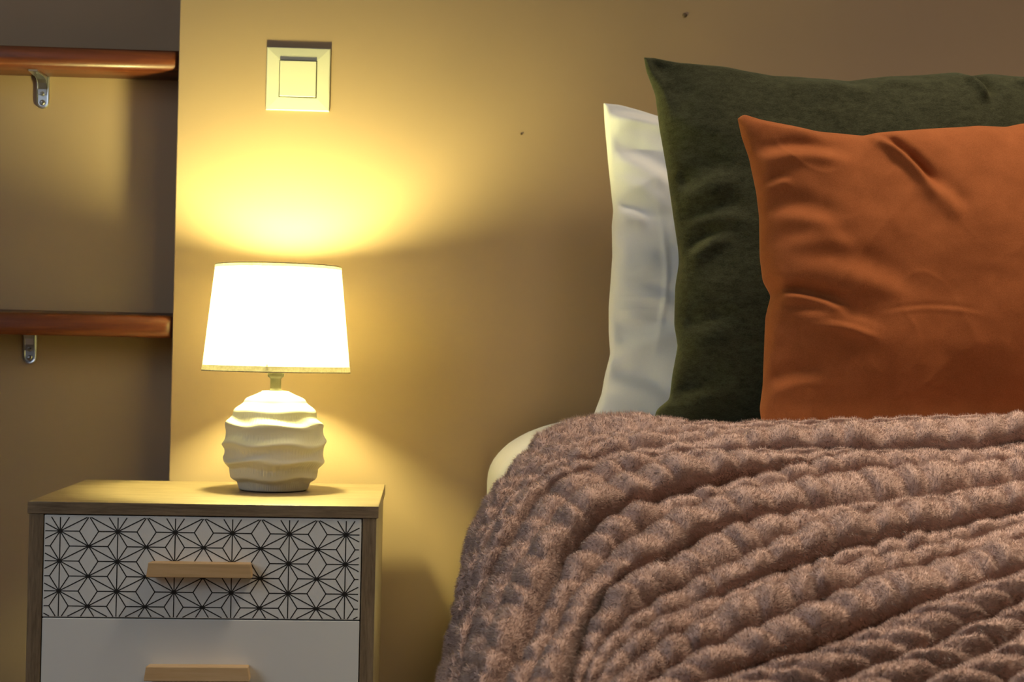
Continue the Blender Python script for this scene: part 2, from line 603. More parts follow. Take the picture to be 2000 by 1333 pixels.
TB, TP = 0.0062, z_st - z_sb - 0.0035
sh = lathe('lamp_shade', [(r_at(TB), TB), (r_at(TP), TP)], 128, M['shade'], lamp, (LX + 0.0005, LY, z_sb), closed=False)


def tape(name, z0, z1, par):
    lathe(name, [(r_at(z0) + 0.0005, z0), (r_at(z1) + 0.0005, z1)], 128, M['shade_tape'], par, (LX + 0.0005, LY, z_sb), closed=False)


tape('edge_tape', -0.0006, TB, sh)
tape('edge_tape', TP, z_st - z_sb + 0.0006, sh)
for zz_, nm in ((-0.0004, 'wire_ring'), (z_st - z_sb + 0.0004, 'wire_ring')):
    r_ = r_at(zz_)
    lathe(nm, [(r_ + 0.0008 * math.cos(a_), zz_ + 0.0008 * math.sin(a_)) for a_ in np.linspace(0, 2 * math.pi, 9)], 96,
          M['shade_tape'], sh, (LX + 0.0005, LY, z_sb), closed=False)
# wire carrier of the shade: ring and three arms low in the shade
bm = bmesh.new()
zr = z_sb + 0.010
for k in range(3):
    a = 0.5 + k * 2 * math.pi / 3
    c, s_ = math.cos(a), math.sin(a)
    p0 = Vector((LX + 0.009 * c, LY + 0.009 * s_, zb + 0.024))
    p1 = Vector((LX + (rb - 0.003) * c, LY + (rb - 0.003) * s_, zr))
    dv = (p1 - p0)
    m = Matrix.Translation((p0 + p1) / 2) @ dv.to_track_quat('Z', 'Y').to_matrix().to_4x4()
    bmesh.ops.create_cone(bm, segments=8, radius1=0.001, radius2=0.001, depth=dv.length, matrix=m, cap_ends=True)
from_bm('shade_carrier', bm, M['zinc'], lamp)
lathe('bulb', [(0.8 * a_, 0.8 * b_) for a_, b_ in [(0.009, -0.036), (0.012, -0.030), (0.020, -0.018), (0.0255, -0.005), (0.026, 0.004), (0.0235, 0.013), (0.017, 0.021), (0.008, 0.0255), (0.001, 0.0265)]],
      32, M['bulb'], lamp, (LX, LY, bz))

# ------------------------------------------------------------------ light switch
SY = 0.0
s0 = P(521, 217, SY); s1 = P(644.5, 95, SY)
scx, scz = (s0.x + s1.x) / 2, (s0.z + s1.z) / 2
hs = 0.0422
sw = empty('light_switch', (scx, 0.0, scz))
tag(sw, 'square cream light switch on the wall above the lamp', 'light switch')


def ring_frame():
    bm = bmesh.new()
    # nested square loops: (half size, distance from wall)
    loops = [(hs, 0.0), (hs, 0.0042), (hs - 0.0010, 0.0050), (hs - 0.008, 0.0058), (0.0262, 0.0066), (0.0252, 0.0066), (0.0250, 0.0030), (0.0250, 0.0)]
    prev = None
    for h, d in loops:
        cur = [bm.verts.new((scx + sx * h, -d, scz + sz * h)) for sx, sz in ((-1, -1), (1, -1), (1, 1), (-1, 1))]
        if prev:
            for i in range(4):
                bm.faces.new((prev[i], prev[(i + 1) % 4], cur[(i + 1) % 4], cur[i]))
        prev = cur
    return from_bm('cover_frame', bm, M['switch'], sw)


ring_frame()
rk = 0.0240
prism('rocker', [(-0.0012, scz - rk), (-0.0076, scz - rk), (-0.0082, scz - rk + 0.0008), (-0.0094, scz + rk - 0.0008), (-0.0088, scz + rk), (-0.0012, scz + rk)],
      'x', scx - rk, scx + rk, M['switch'], sw, bevel=0.0004)
box('back_plate', (scx - 0.0249, scx + 0.0249, -0.0011, -0.0002, scz - 0.0249, scz + 0.0249), M['shadow_gap'], sw)

# nails left in the wall
for (nx, ny, nr, lab) in ((1337, 30, 0.0032, 'small dark nail head in the wall above the green cushion'),
                          (1018, 262, 0.0017, 'tiny nail head in the wall between lamp and white pillow')):
    p = P(nx, ny, 0.0)
    bm = bmesh.new()
    bmesh.ops.create_uvsphere(bm, u_segments=16, v_segments=8, radius=1.0)
    for v_ in bm.verts:
        v_.co = Vector((p.x + v_.co.x * nr, -0.0003 + v_.co.y * 0.0012, p.z + v_.co.z * nr))
    tag(from_bm('wall_nail', bm, M['nail'], None, True), lab, 'nail', 'nails in the wall')

# ------------------------------------------------------------------ shelves in the recess
def shelf(zt, zbm, tilt, label):
    y0 = 0.004
    L0, L1 = XL + 0.6, XC - 0.0015
    bm = bm_box(L0, L1, y0, ALC - 0.0005, zbm, zt)
    es = [e for e in bm.edges if all(v.co.y < y0 + 0.001 for v in e.verts)]
    bmesh.ops.bevel(bm, geom=es, offset=0.0115, segments=6, affect='EDGES', profile=0.5)
    for v_ in bm.verts:
        v_.co.z -= math.tan(tilt) * (ALC - v_.co.y)
    o = from_bm('wall_shelf', bm, M['mahogany'], None, True)
    o.data.polygons.foreach_set('use_smooth', [True] * len(o.data.polygons))
    tag(o, label, 'shelf', 'shelves in the recess')
    return o


zA1 = P(170, 91, 0.004).z; zA0 = P(170, 130, 0.004).z
zB1 = P(170, 616, 0.004).z; zB0 = P(170, 659, 0.004).z
TILT = math.radians(4.6)
shelf(zA1, zA0, 0.0, 'red-brown varnished wooden shelf above, in the wall recess, underside showing')
dB = math.tan(TILT) * ALC
shelf(zB1 + dB, zB0 + dB, TILT, 'red-brown varnished wooden shelf below, at the height of the lampshade')


def bracket(px, ztop, label):
    x = P(px, 180, ALC).x
    b = empty('shelf_bracket', (x, ALC, ztop))
    tag(b, label, 'bracket', 'shelf brackets')
    w = 0.0092
    y = ALC - 0.0002
    Hh = 0.045
    # wall leg with rounded end and a raised rim
    def outline(hw, z0, top, n=10):
        pts = [(hw, top)]
        for i in range(n + 1):
            a = -math.pi * i / n
            pts.append((hw * math.cos(a), z0 + hw + hw * math.sin(a)))
        pts.append((-hw, top))
        return pts
    bm = bmesh.new()
    rings = [(w, 0.0), (w, 0.0028), (w - 0.0012, 0.0034), (w - 0.0026, 0.0030), (w - 0.0032, 0.0016)]
    prev = None
    for hw, d in rings:
        cur = [bm.verts.new((x + p[0], y - d, ztop + p[1])) for p in outline(hw, -Hh + (w - hw), -0.0002)]
        if prev:
            for i in range(len(cur) - 1):
                bm.faces.new((prev[i], prev[i + 1], cur[i + 1], cur[i]))
        prev = cur
    bm.faces.new(prev)
    from_bm('wall_leg', bm, M['zinc'], b)
    # curved throat and the leg under the shelf
    prof_ = []
    th = 0.0022
    outer = [(y - 0.0034, ztop - 0.026), (y - 0.0040, ztop - 0.018), (y - 0.0065, ztop - 0.010), (y - 0.012, ztop - 0.0052), (y - 0.020, ztop - 0.0034), (y - 0.056, ztop - 0.0030)]
    inner = [(y - 0.056, ztop - 0.0004), (y - 0.001, ztop - 0.0004), (y - 0.001, ztop - 0.026)]
    prism('shelf_leg', outer + inner, 'x', x - 0.0062, x + 0.0062, M['zinc'], b, bevel=0.0004)
    for dz_ in (-0.0235, -0.0365):
        bm = bmesh.new()
        bmesh.ops.create_uvsphere(bm, u_segments=16, v_segments=8, radius=1.0)
        for v_ in bm.verts:
            v_.co = Vector((x + v_.co.x * 0.0040, y - 0.0022 + v_.co.y * 0.0020, ztop + dz_ + v_.co.z * 0.0040))
        s_ = from_bm('screw', bm, M['screw'], b, True)
        box('slot', (x - 0.0026, x + 0.0026, y - 0.00432, y - 0.0037, ztop + dz_ - 0.0005, ztop + dz_ + 0.0005), M['shadow_gap'], s_)


bracket(84, zA0 - 0.0002, 'zinc angle bracket with two screws under the upper shelf')
bracket(71, zB0 + dB - 0.0006, 'zinc angle bracket with two screws under the lower shelf')

# ------------------------------------------------------------------ bed
H0 = EYE.z
bed = empty('bed', (0.95, -1.0, 0.0))
tag(bed, 'bed under the white duvet and the plush blanket', 'bed')
box('mattress', (0.17, 1.72, -2.02, -0.03, 0.19, 0.33), M['white_cotton'], bed, bevel=0.03, seg=4, smooth=True)
box('bed_base', (0.17, 1.72, -2.03, -0.02, 0.08, 0.189), M['bed_wood'], bed, bevel=0.005)
for lx in (0.25, 1.64):
    for ly in (-1.95, -0.1):
        box('leg', (lx - 0.03, lx + 0.03, ly - 0.03, ly + 0.03, 0.0, 0.08), M['bed_wood'], bed, bevel=0.004)

# white duvet: a loft of rounded sections along y
def sstep(a, b, x):
    t_ = np.clip((x - a) / (b - a), 0, 1)
    return t_ * t_ * (3 - 2 * t_)


ys = np.linspace(-0.03, -0.80, 56)
sec = []
for y in ys:
    if y > -0.45:
        top = H0 - 0.0735 - 0.008 * sstep(-0.38, -0.2, y)
    else:
        top = max(H0 - 0.0735 - 0.51 * (-0.45 - y) - 0.042 * (1 - sstep(-0.58, -0.45, y)), H0 - 0.295)
    xl = 0.088 + 0.142 * float(1 - sstep(-0.60, -0.45, y))
    bot = 0.333
    Rn = min(0.085, (top - bot) * 0.7)
    pts = [(0.6, bot), (xl + 0.02, bot), (xl + 0.004, bot + min(0.006, (top - bot) * 0.2)), (xl, bot + min(0.02, (top - bot) * 0.35))]
    if top - Rn > pts[-1][1]: pts.append((xl, top - Rn))
    arc = [(xl + Rn * 1.7 * (1 - math.cos(a)), top - Rn + Rn * math.sin(a)) for a in np.linspace(0.08, math.pi / 2, 12)]
    pts += arc + [(xl + 0.3, top), (1.3, top), (1.70, top - min(0.01, (top - bot) * 0.3)), (1.74, max(top - 0.04, (top + bot) / 2)), (1.74, bot + 0.002), (1.70, bot)]
    # resample to a fixed count
    p = np.array(pts); s = np.r_[0, np.cumsum(np.hypot(*np.diff(p, axis=0).T))]
    fixed = np.concatenate([np.linspace(0, 0.9, 90), np.linspace(0.9, s[-1], 30)[1:]]) if s[-1] > 0.9 else np.linspace(0, s[-1], 119)
    q = np.stack([np.interp(fixed, s, p[:, 0]), np.full(len(fixed), y), np.interp(fixed, s, p[:, 1])], -1)
    sec.append(q)
V = np.stack(sec)
nn = np.array([noise.noise(Vector(v * 9.0)) for v in V.reshape(-1, 3)]).reshape(V.shape[:2])
V[..., 2] += 0.002 * nn * (V[..., 2] > 0.45)
nc = V.shape[1]
duvet = grid_mesh('duvet', V, M['white_cotton'], None, wrap_u=True,
                  extra_faces=[tuple(range(nc)), tuple((len(ys) - 1) * nc + i for i in range(nc))[::-1]])
tag(duvet, 'white duvet showing at the bed corner under the plush blanket', 'duvet')

# ------------------------------------------------------------------ cushions and pillow
def resample(pts, n, smooth=0):
    p = np.array(pts, float)
    s = np.r_[0, np.cumsum(np.hypot(*np.diff(p, axis=0).T))]
    q = np.linspace(0, s[-1], n)
    out = np.stack([np.interp(q, s, p[:, 0]), np.interp(q, s, p[:, 1])], -1)
    for _ in range(smooth):
        o2 = out.copy()
        o2[1:-1] = 0.25 * out[:-2] + 0.5 * out[1:-1] + 0.25 * out[2:]
        out = o2
    return out


def cushion(name, left, top, right, bottom, yb, zb, k, T, creases, mat, nu=240, nv=180, amp=0.0035, pucker=0.0025, power=0.42, seed=0.0, flange=0.0):
    """Stuffed cover. Outline given as four edge curves, folds as raised/sunk lines; front and back are bulged."""
    Lc = resample(left, nv, 3); Rc = resample(right, nv, 3)
    Tc = resample(top, nu, 3); Bc = resample(bottom, nu, 3)      # left->right, left/right run top->bottom
    u = np.linspace(0, 1, nu); v = np.linspace(0, 1, nv)
    Ug, Vg = np.meshgrid(u, v)
    C = ((1 - Ug)[..., None] * Lc[:, None] + Ug[..., None] * Rc[:, None] + (1 - Vg)[..., None] * Tc[None] + Vg[..., None] * Bc[None]
         - ((1 - Ug) * (1 - Vg))[..., None] * Tc[0] - (Ug * (1 - Vg))[..., None] * Tc[-1]
         - ((1 - Ug) * Vg)[..., None] * Bc[0] - (Ug * Vg)[..., None] * Bc[-1])
    base = P_lean(C[..., 0], C[..., 1], yb, zb, k)
    a, b = 2 * Ug - 1, 2 * Vg - 1
    if flange:
        fa = np.clip(np.abs(a) / (1 - flange), 0, 1); fb = np.clip(np.abs(b) / (1 - flange), 0, 1)
        bulge = ((1 - fa ** 2) * (1 - fb ** 2)) ** power
    else:
        bulge = ((1 - a ** 2) * (1 - b ** 2)) ** power
    bulge = bulge * T + 0.0012
    edge = np.minimum(np.minimum(Ug, 1 - Ug) * 1.3, np.minimum(Vg, 1 - Vg))     # distance from the seam
    n1 = np.array([noise.noise(Vector((x * 3.0 + seed, z * 3.0, seed))) for x, z in zip(base[..., 0].ravel() * 3, base[..., 2].ravel() * 3)]).reshape(Ug.shape)
    n2 = np.array([noise.noise(Vector((x * 22 + seed, z * 22, 3.3))) for x, z in zip(base[..., 0].ravel(), base[..., 2].ravel())]).reshape(Ug.shape)
    # puckers running in from the seams
    sl = np.array([noise.noise(Vector((seed, z * 38.0 + 2.0 * e, 1.0))) for z, e in zip(base[..., 2].ravel(), (Ug * 4).ravel())]).reshape(Ug.shape)
    st = np.array([noise.noise(Vector((x * 34.0 + 2.0 * e, seed, 5.0))) for x, e in zip(base[..., 0].ravel(), (Vg * 4).ravel())]).reshape(Ug.shape)
    gate = np.clip(edge / 0.03, 0, 1)
    # fine broken creases across the cloth
    n3 = np.array([noise.noise(Vector((x * 7 + seed * 3, z * 19 + 2.2 * w, 9.1))) for x, z, w in zip(base[..., 0].ravel(), base[..., 2].ravel(), n1.ravel())]).reshape(Ug.shape)
    n4 = np.array([noise.noise(Vector((x * 60, z * 60, 4.4 + seed))) for x, z in zip(base[..., 0].ravel(), base[..., 2].ravel())]).reshape(Ug.shape)
    crz = (1 - np.abs(n3)) ** 9 * np.clip(0.35 + n2, 0, 1)
    h = amp * n1 * gate * 1.6 + amp * 0.6 * n2 * gate + amp * 0.55 * crz * gate * np.exp(-Ug / 0.45) + amp * 0.14 * n4 * gate
    h += pucker * 1.6 * sl * np.exp(-Ug / 0.10) * np.clip(Ug / 0.012, 0, 1)
    h += pucker * 1.6 * st * np.exp(-Vg / 0.12) * np.clip(Vg / 0.012, 0, 1)
    eg = np.clip(edge / 0.025, 0, 1)
    for (x0, y0, x1, y1, wd, dp, mode) in creases:
        dx, dy = x1 - x0, y1 - y0
        ln = math.hypot(dx, dy)
        tpar = ((C[..., 0] - x0) * dx + (C[..., 1] - y0) * dy) / ln ** 2
        bend = 0.06 * ln * np.sin(np.clip(tpar, 0, 1) * math.pi)
        sd = ((C[..., 0] - x0) * -dy + (C[..., 1] - y0) * dx) / ln + bend
        tp = np.clip(np.minimum(tpar + 0.12, 1.12 - tpar) / 0.45, 0, 1)
        tp = tp * tp * (3 - 2 * tp)
        q = sd / wd
        if mode == 'fold':      # ridge beside a groove
            h += eg * dp * tp * q * np.exp(-q * q) * 2.0
        elif mode == 'ridge':
            h += eg * dp * tp * np.exp(-q * q)
        else:
            h -= eg * dp * tp * np.exp(-q * q)
    nrm = np.array((0.0, -1.0, k)); nrm /= np.linalg.norm(nrm)
    front = base + nrm * (bulge + h)[..., None]
    back = base - nrm * (bulge * 0.9 + amp * n1 * gate)[..., None]
    nF = nu * nv
    verts = np.concatenate([front.reshape(-1, 3), back.reshape(-1, 3)])
    idx = np.arange(nF).reshape(nv, nu)
    qf = np.stack([idx[:-1, :-1], idx[1:, :-1], idx[1:, 1:], idx[:-1, 1:]], -1).reshape(-1, 4)
    qb = qf[:, ::-1] + nF
    rim = list(idx[0, :]) + list(idx[1:, -1]) + list(idx[-1, -2::-1]) + list(idx[-2:0:-1, 0])
    rim = np.array(rim)
    r2 = np.roll(rim, -1)
    qr = np.stack([rim, r2, r2 + nF, rim + nF], -1)
    me = bpy.data.meshes.new(name)
    me.from_pydata(verts.tolist(), [], np.concatenate([qf, qb, qr]).tolist())
    me.polygons.foreach_set('use_smooth', [True] * len(me.polygons))
    return link_mesh(name, me, mat)


zs = H0 - 0.079
o = cushion('pillow',
            [(1179, 202), (1181, 240), (1188, 320), (1196, 395), (1198, 412), (1195, 440), (1196, 500), (1193, 545), (1189, 600), (1189, 650), (1192, 692), (1181, 735), (1175, 770), (1158, 815)],
            [(1179, 202), (1210, 205), (1250, 216), (1300, 232), (1450, 245), (1800, 240), (2100, 225), (2230, 205)],
            [(2230, 205), (2215, 400), (2215, 600), (2240, 838)],
            [(1158, 815), (1300, 819), (1700, 827), (2240, 838)],
            -0.118, zs, 0.10, 0.047,
            [(1185, 225, 1330, 262, 16, 0.007, 'fold'), (1190, 300, 1320, 375, 22, 0.008, 'fold'), (1205, 355, 1300, 425, 18, 0.005, 'ridge'),
             (1281, 420, 1273, 690, 5, 0.0022, 'ridge'), (1192, 690, 1330, 640, 24, 0.005, 'fold'), (1196, 410, 1260, 440, 14, 0.005, 'fold'),
             (1180, 745, 1300, 770, 22, 0.005, 'fold'), (1230, 560, 1330, 610, 20, 0.003, 'fold')],
            M['white_cotton'], seed=3.1, power=0.36)
tag(o, 'white cotton pillow propped behind the dark green cushion', 'pillow')

o = cushion('cushion',
            [(1258, 113), (1262, 138), (1280, 185), (1288, 250), (1303, 335), (1307, 365), (1317, 435), (1325, 490), (1326, 515), (1319, 560), (1317, 635), (1324, 676), (1313, 735), (1308, 780), (1283, 800), (1276, 824)],
            [(1258, 113), (1275, 112), (1325, 123), (1400, 131), (1500, 150), (1560, 154), (1650, 162), (1720, 153), (1800, 151), (1860, 145), (1885, 152), (1925, 148), (1970, 154), (2100, 150), (2400, 100)],
            [(2400, 100), (2370, 400), (2370, 620), (2400, 848)],
            [(1276, 824), (1400, 827), (1800, 835), (2400, 848)],
            -0.256, zs, 0.10, 0.078,
            [(1262, 118, 1340, 210, 26, 0.006, 'groove'), (1300, 400, 1420, 350, 28, 0.008, 'fold'), (1318, 445, 1440, 430, 22, 0.006, 'fold'),
             (1325, 515, 1400, 465, 18, 0.010, 'fold'), (1322, 660, 1420, 640, 28, 0.007, 'fold'), (1305, 790, 1420, 760, 26, 0.010, 'fold'),
             (1870, 150, 1905, 215, 14, 0.014, 'fold'), (1975, 155, 2010, 210, 14, 0.012, 'fold'), (1500, 165, 1700, 190, 22, 0.005, 'fold'), (1690, 170, 1800, 175, 14, 0.004, 'fold')],
            M['green_velvet'], seed=8.7, power=0.40, amp=0.004, pucker=0.004)
tag(o, 'large dark green velvety cushion between white pillow and orange cushion', 'cushion', 'cushions on the bed')

o = cushion('cushion',
            [(1441, 232), (1449, 268), (1463, 308), (1478, 375), (1484, 425), (1485, 500), (1491, 548), (1507, 577), (1496, 618), (1492, 700), (1490, 755), (1484, 798), (1488, 830)],
            [(1441, 232), (1452, 223), (1482, 234), (1590, 259), (1680, 268), (1705, 262), (1800, 255), (1900, 249), (1955, 251), (1985, 244), (2100, 240), (2400, 205)],
            [(2400, 205), (2375, 400), (2375, 620), (2400, 848)],
            [(1488, 830), (1600, 832), (1900, 838), (2400, 848)],
            -0.402, zs, 0.10, 0.062,
            [(1690, 268, 1800, 388, 13, 0.011, 'fold'), (1775, 360, 1850, 440, 22, 0.005, 'fold'), (1462, 312, 1640, 322, 18, 0.006, 'fold'),
             (1480, 375, 1530, 360, 12, 0.004, 'fold'), (1495, 420, 1620, 455, 24, 0.005, 'fold'), (1500, 480, 1660, 490, 24, 0.003, 'fold'),
             (1506, 577, 1630, 612, 14, 0.009, 'fold'), (1540, 515, 1760, 590, 30, 0.004, 'fold'), (1520, 610, 1700, 660, 26, 0.005, 'fold'),
             (1560, 640, 1690, 668, 10, 0.002, 'fold'), (1700, 622, 1880, 625, 6, 0.0007, 'fold'), (1490, 760, 1600, 740, 22, 0.005, 'fold'), (1450, 235, 1600, 290, 22, 0.007, 'ridge')],
            M['orange_velvet'], seed=21.4, power=0.40, amp=0.0045, pucker=0.003)
tag(o, 'burnt orange velvet cushion in front of the green cushion', 'cushion', 'cushions on the bed')

# ------------------------------------------------------------------ plush blanket
# seams between the plush ribs, each running from the hanging side over the corner and across the bed
G = [
    [(868, 1345), (886, 1281), (898, 1238), (913, 1181), (918, 1118), (926, 1053), (955, 985), (980, 955), (1006, 914), (1040, 872), (1060, 850), (1112, 830), (1166, 820), (1226, 820), (1292, 822), (1340, 826), (1430, 830), (1572, 831), (1686, 826), (1800, 822), (1994, 818), (2300, 810)],
    [(880, 1345), (898, 1270), (910, 1190), (924, 1100), (948, 1030), (980, 980), (1018, 930), (1062, 889), (1110, 870), (1155, 860), (1255, 852), (1312, 843), (1383, 838), (1440, 836), (1572, 836), (1686, 831), (1800, 827), (1994, 823), (2300, 815)],
    [(890, 1345), (906, 1270), (920, 1170), (938, 1085), (962, 1040), (1000, 980), (1042, 938), (1087, 912), (1126, 895), (1183, 876), (1240, 866), (1312, 861), (1383, 854), (1440, 849), (1515, 846), (1630, 842), (1720, 836), (1800, 832), (1994, 828), (2300, 820)],
    [(898, 1345), (913, 1270), (928, 1180), (950, 1095), (975, 1040), (1000, 1000), (1034, 964), (1092, 929), (1141, 915), (1198, 899), (1255, 893), (1312, 884), (1369, 878), (1440, 868), (1560, 858), (1700, 848), (1850, 845), (1994, 840), (2300, 828)],
    [(906, 1345), (922, 1270), (938, 1200), (966, 1120), (994, 1070), (1014, 1040), (1043, 996), (1081, 962), (1121, 948), (1169, 927), (1232, 911), (1340, 900), (1430, 905), (1515, 896), (1630, 896), (1715, 895), (1800, 888), (1914, 886), (1971, 878), (2300, 858)],
    [(965, 1345), (966, 1290), (984, 1200), (1010, 1130), (1040, 1085), (1084, 1030), (1121, 1000), (1152, 980), (1198, 957), (1240, 945), (1292, 933), (1354, 922), (1400, 916), (1470, 910), (1540, 906), (1630, 902), (1715, 899), (1800, 893), (1914, 891), (1971, 883), (2300, 863)],
    [(1000, 1345), (1030, 1281), (1047, 1232), (1070, 1181), (1084, 1146), (1098, 1105), (1132, 1069), (1169, 1036), (1226, 1003), (1283, 990), (1354, 972), (1440, 950), (1544, 926), (1612, 913), (1690, 904), (1800, 898), (1914, 896), (1971, 889), (2300, 868)],
    [(1048, 1345), (1067, 1300), (1088, 1250), (1110, 1200), (1145, 1148), (1190, 1102), (1245, 1062), (1300, 1027), (1354, 1006), (1417, 986), (1487, 972), (1544, 961), (1612, 945), (1686, 933), (1772, 927), (1829, 924), (1886, 921), (2000, 914), (2300, 893)],
    [(1106, 1345), (1118, 1295), (1126, 1258), (1155, 1210), (1180, 1170), (1212, 1143), (1269, 1119), (1312, 1100), (1354, 1066), (1411, 1046), (1487, 1028), (1578, 1015), (1630, 1009), (1709, 1001), (1772, 990), (1838, 983), (1900, 967), (2000, 954), (2300, 915)],
    [(1138, 1345), (1150, 1310), (1169, 1275), (1198, 1245), (1240, 1212), (1297, 1178), (1354, 1150), (1440, 1112), (1487, 1092), (1555, 1063), (1630, 1040), (1709, 1022), (1772, 1008), (1838, 998), (1900, 981), (2000, 966), (2300, 926)],
    [(1160, 1345), (1180, 1310), (1212, 1276), (1240, 1256), (1283, 1228), (1340, 1198), (1397, 1178), (1440, 1159), (1515, 1125), (1567, 1112), (1640, 1092), (1701, 1077), (1772, 1058), (1829, 1047), (1900, 1032), (1971, 1018), (2000, 1013), (2300, 950)],
    [(1195, 1345), (1220, 1318), (1283, 1278), (1354, 1240), (1430, 1195), (1544, 1151), (1686, 1110), (1772, 1092), (1857, 1070), (2000, 1036), (2300, 970)],
    [(1275, 1345), (1354, 1297), (1430, 1264), (1495, 1245), (1592, 1200), (1686, 1156), (1772, 1130), (1843, 1102), (1929, 1079), (2000, 1062), (2300, 990)],
    [(1390, 1345), (1430, 1325), (1510, 1306), (1578, 1284), (1658, 1249), (1758, 1218), (1815, 1198), (1872, 1178), (1943, 1152), (2000, 1138), (2300, 1050)],
    [(1655, 1345), (1772, 1305), (1886, 1250), (2000, 1193), (2300, 1080)],
    [(1830, 1345), (1929, 1292), (2000, 1250), (2300, 1120)],
    [(1990, 1345), (2100, 1280), (2300, 1180)],
    [(2120, 1345), (2300, 1240)],
]
YB = 1470.0
NU = 900
rows = []
for g in G:
    g = [np.array(p, float) for p in g]
    d0 = g[0] - g[1]
    d0 /= np.linalg.norm(d0)
    d0 = d0 if d0[1] > 0.4 else np.array((d0[0], 0.45))
    g = [g[0] + d0 * (YB - g[0][1]) / d0[1]] + g
    sl_ = max(-0.4, (g[-1][1] - g[-2][1]) / (g[-1][0] - g[-2][0])) * 0.6
    g.append(np.array((2850.0, g[-1][1] + sl_ * 550)))
    rows.append(resample(g, NU, 14))
rows = np.array(rows)                       # (K, NU, 2)
_e = np.clip((1130 - rows[0, :, 0]) / 120.0, 0, 1)
rows[0, :, 0] -= 7 * _e * sstep(930, 1000, rows[0, :, 1]) - 4 * _e * (1 - sstep(930, 1000, rows[0, :, 1]))
rows[0, :, 1] -= 6 * (1 - _e) * (rows[0, :, 0] < 1270) - 2 * _e - 4 * sstep(1290, 1340, rows[0, :, 0]) * (1 - sstep(1420, 1480, rows[0, :, 0]))
for i in range(1, len(rows)):               # neighbouring seams never cross
    rows[i, :, 1] = np.maximum(rows[i, :, 1], rows[i - 1, :, 1] + 1.5 * (rows[i, :, 0] > 1250))
K = len(rows)
SUB = 16
tt = np.linspace(0, K - 1, (K - 1) * SUB + 1)
i0 = np.minimum(tt.astype(int), K - 2)
fr = tt - i0
C = rows[i0] * (1 - fr)[:, None, None] + rows[i0 + 1] * fr[:, None, None]
px, py = C[..., 0], C[..., 1]
# depth of the draped cloth: a slope towards the viewer that turns away over the bed's left side
hor = 692 + (px - 827) * 0.021
TA = 0.51
z0_, d0_ = -0.066, 1.55
dpl = (z0_ - TA * d0_) / (-(py - hor) / FPX - TA)
sil = rows[0]
NS = int(np.argmin(sil[:600, 1]))
o_ = np.argsort(sil[:NS, 1])
xs = np.interp(py, sil[:NS][o_, 1], sil[:NS][o_, 0])
w_ = np.clip((px - xs) / 290.0, 0, 1)
turn = 1 - np.sqrt(1 - (1 - w_) ** 2)
dsil = np.interp(py, [815, 1000, 1345, 1480], [1.565, 1.50, 1.40, 1.36])
dd = dpl + np.maximum(dsil - dpl, 0) * turn
base = PX(px, py, EYE.y + dd)


def normals(B):
    du = np.gradient(B, axis=1); dv_ = np.gradient(B, axis=0)
    n = np.cross(dv_, du)
    n /= np.maximum(np.linalg.norm(n, axis=-1, keepdims=True), 1e-9)
    return n


def blur(a, k0, k1):
    for ax, kk in ((0, k0), (1, k1)):
        for _ in range(kk):
            b_ = a.copy()
            sl = [slice(None)] * a.ndim
            lo, mi, hi = sl.copy(), sl.copy(), sl.copy()
            lo[ax], mi[ax], hi[ax] = slice(0, -2), slice(1, -1), slice(2, None)
            b_[tuple(mi)] = 0.25 * a[tuple(lo)] + 0.5 * a[tuple(mi)] + 0.25 * a[tuple(hi)]
            a = b_
    return a


nb = normals(base)
to_eye = np.array(EYE) - base
flip = np.sign((nb * to_eye).sum(-1, keepdims=True)); flip[flip == 0] = 1
nb = nb * flip
nb = blur(nb, 24, 24)
nb /= np.linalg.norm(nb, axis=-1, keepdims=True)
# rib width in metres and distance along each rib
wid = np.linalg.norm(np.diff(base[::SUB], axis=0), axis=-1)          # (K-1, NU)
wid = blur(wid, 0, 12)
width = wid[i0]
slen = np.cumsum(np.r_[np.zeros((1, len(tt))), np.linalg.norm(np.diff(base, axis=1), axis=-1).T], axis=0).T
slen_row = slen[(i0 * SUB + SUB // 2)]
A_ = np.minimum(0.028, 0.72 * width)
lim = np.where((i0 == 0)[:, None], 0.008, 0.012 + 0.016 * sstep(0.15, 0.8, w_))
A_ = np.minimum(A_, lim)
prof1 = np.sin(np.pi * np.clip(fr, 0, 1))[:, None] ** 0.52
prof2 = np.abs(np.sin(2 * np.pi * fr))[:, None] ** 0.5
two = np.clip((width - 0.045) / 0.03, 0, 1)
rib = prof1 * (1 - 0.22 * two) + 0.22 * two * prof2 * prof1
phase = (i0 * 2.39)[:, None]
lump_n = np.array([noise.noise(Vector((s * 30.0, r * 7.1, 0.5))) for s, r in zip(slen_row[:, ::4].ravel(), np.repeat(i0, NU // 4))]).reshape(len(tt), NU // 4)
lump_n = np.repeat(lump_n, 4, axis=1)
lump_n = blur(lump_n, 0, 3)
puff = (0.5 - 0.5 * np.cos(2 * np.pi * slen_row / 0.036 + 2 * phase + 3.5 * lump_n)) ** 0.6
fine = np.array([noise.noise(Vector(p * 85.0)) + 0.5 * noise.noise(Vector(p * 190.0)) for p in base.reshape(-1, 3)]).reshape(px.shape)
big = np.array([noise.noise(Vector(p * 16.0)) for p in base[:, ::4].reshape(-1, 3)]).reshape(len(tt), NU // 4)
big = blur(np.repeat(big, 4, axis=1), 0, 3)
h = A_ * rib * (0.68 + 0.32 * puff) * (1 + 0.25 * lump_n) + (0.0017 + 0.0016 * (1 - w_)) * fine * np.clip(A_ / 0.008, 0, 1) + 0.004 * big
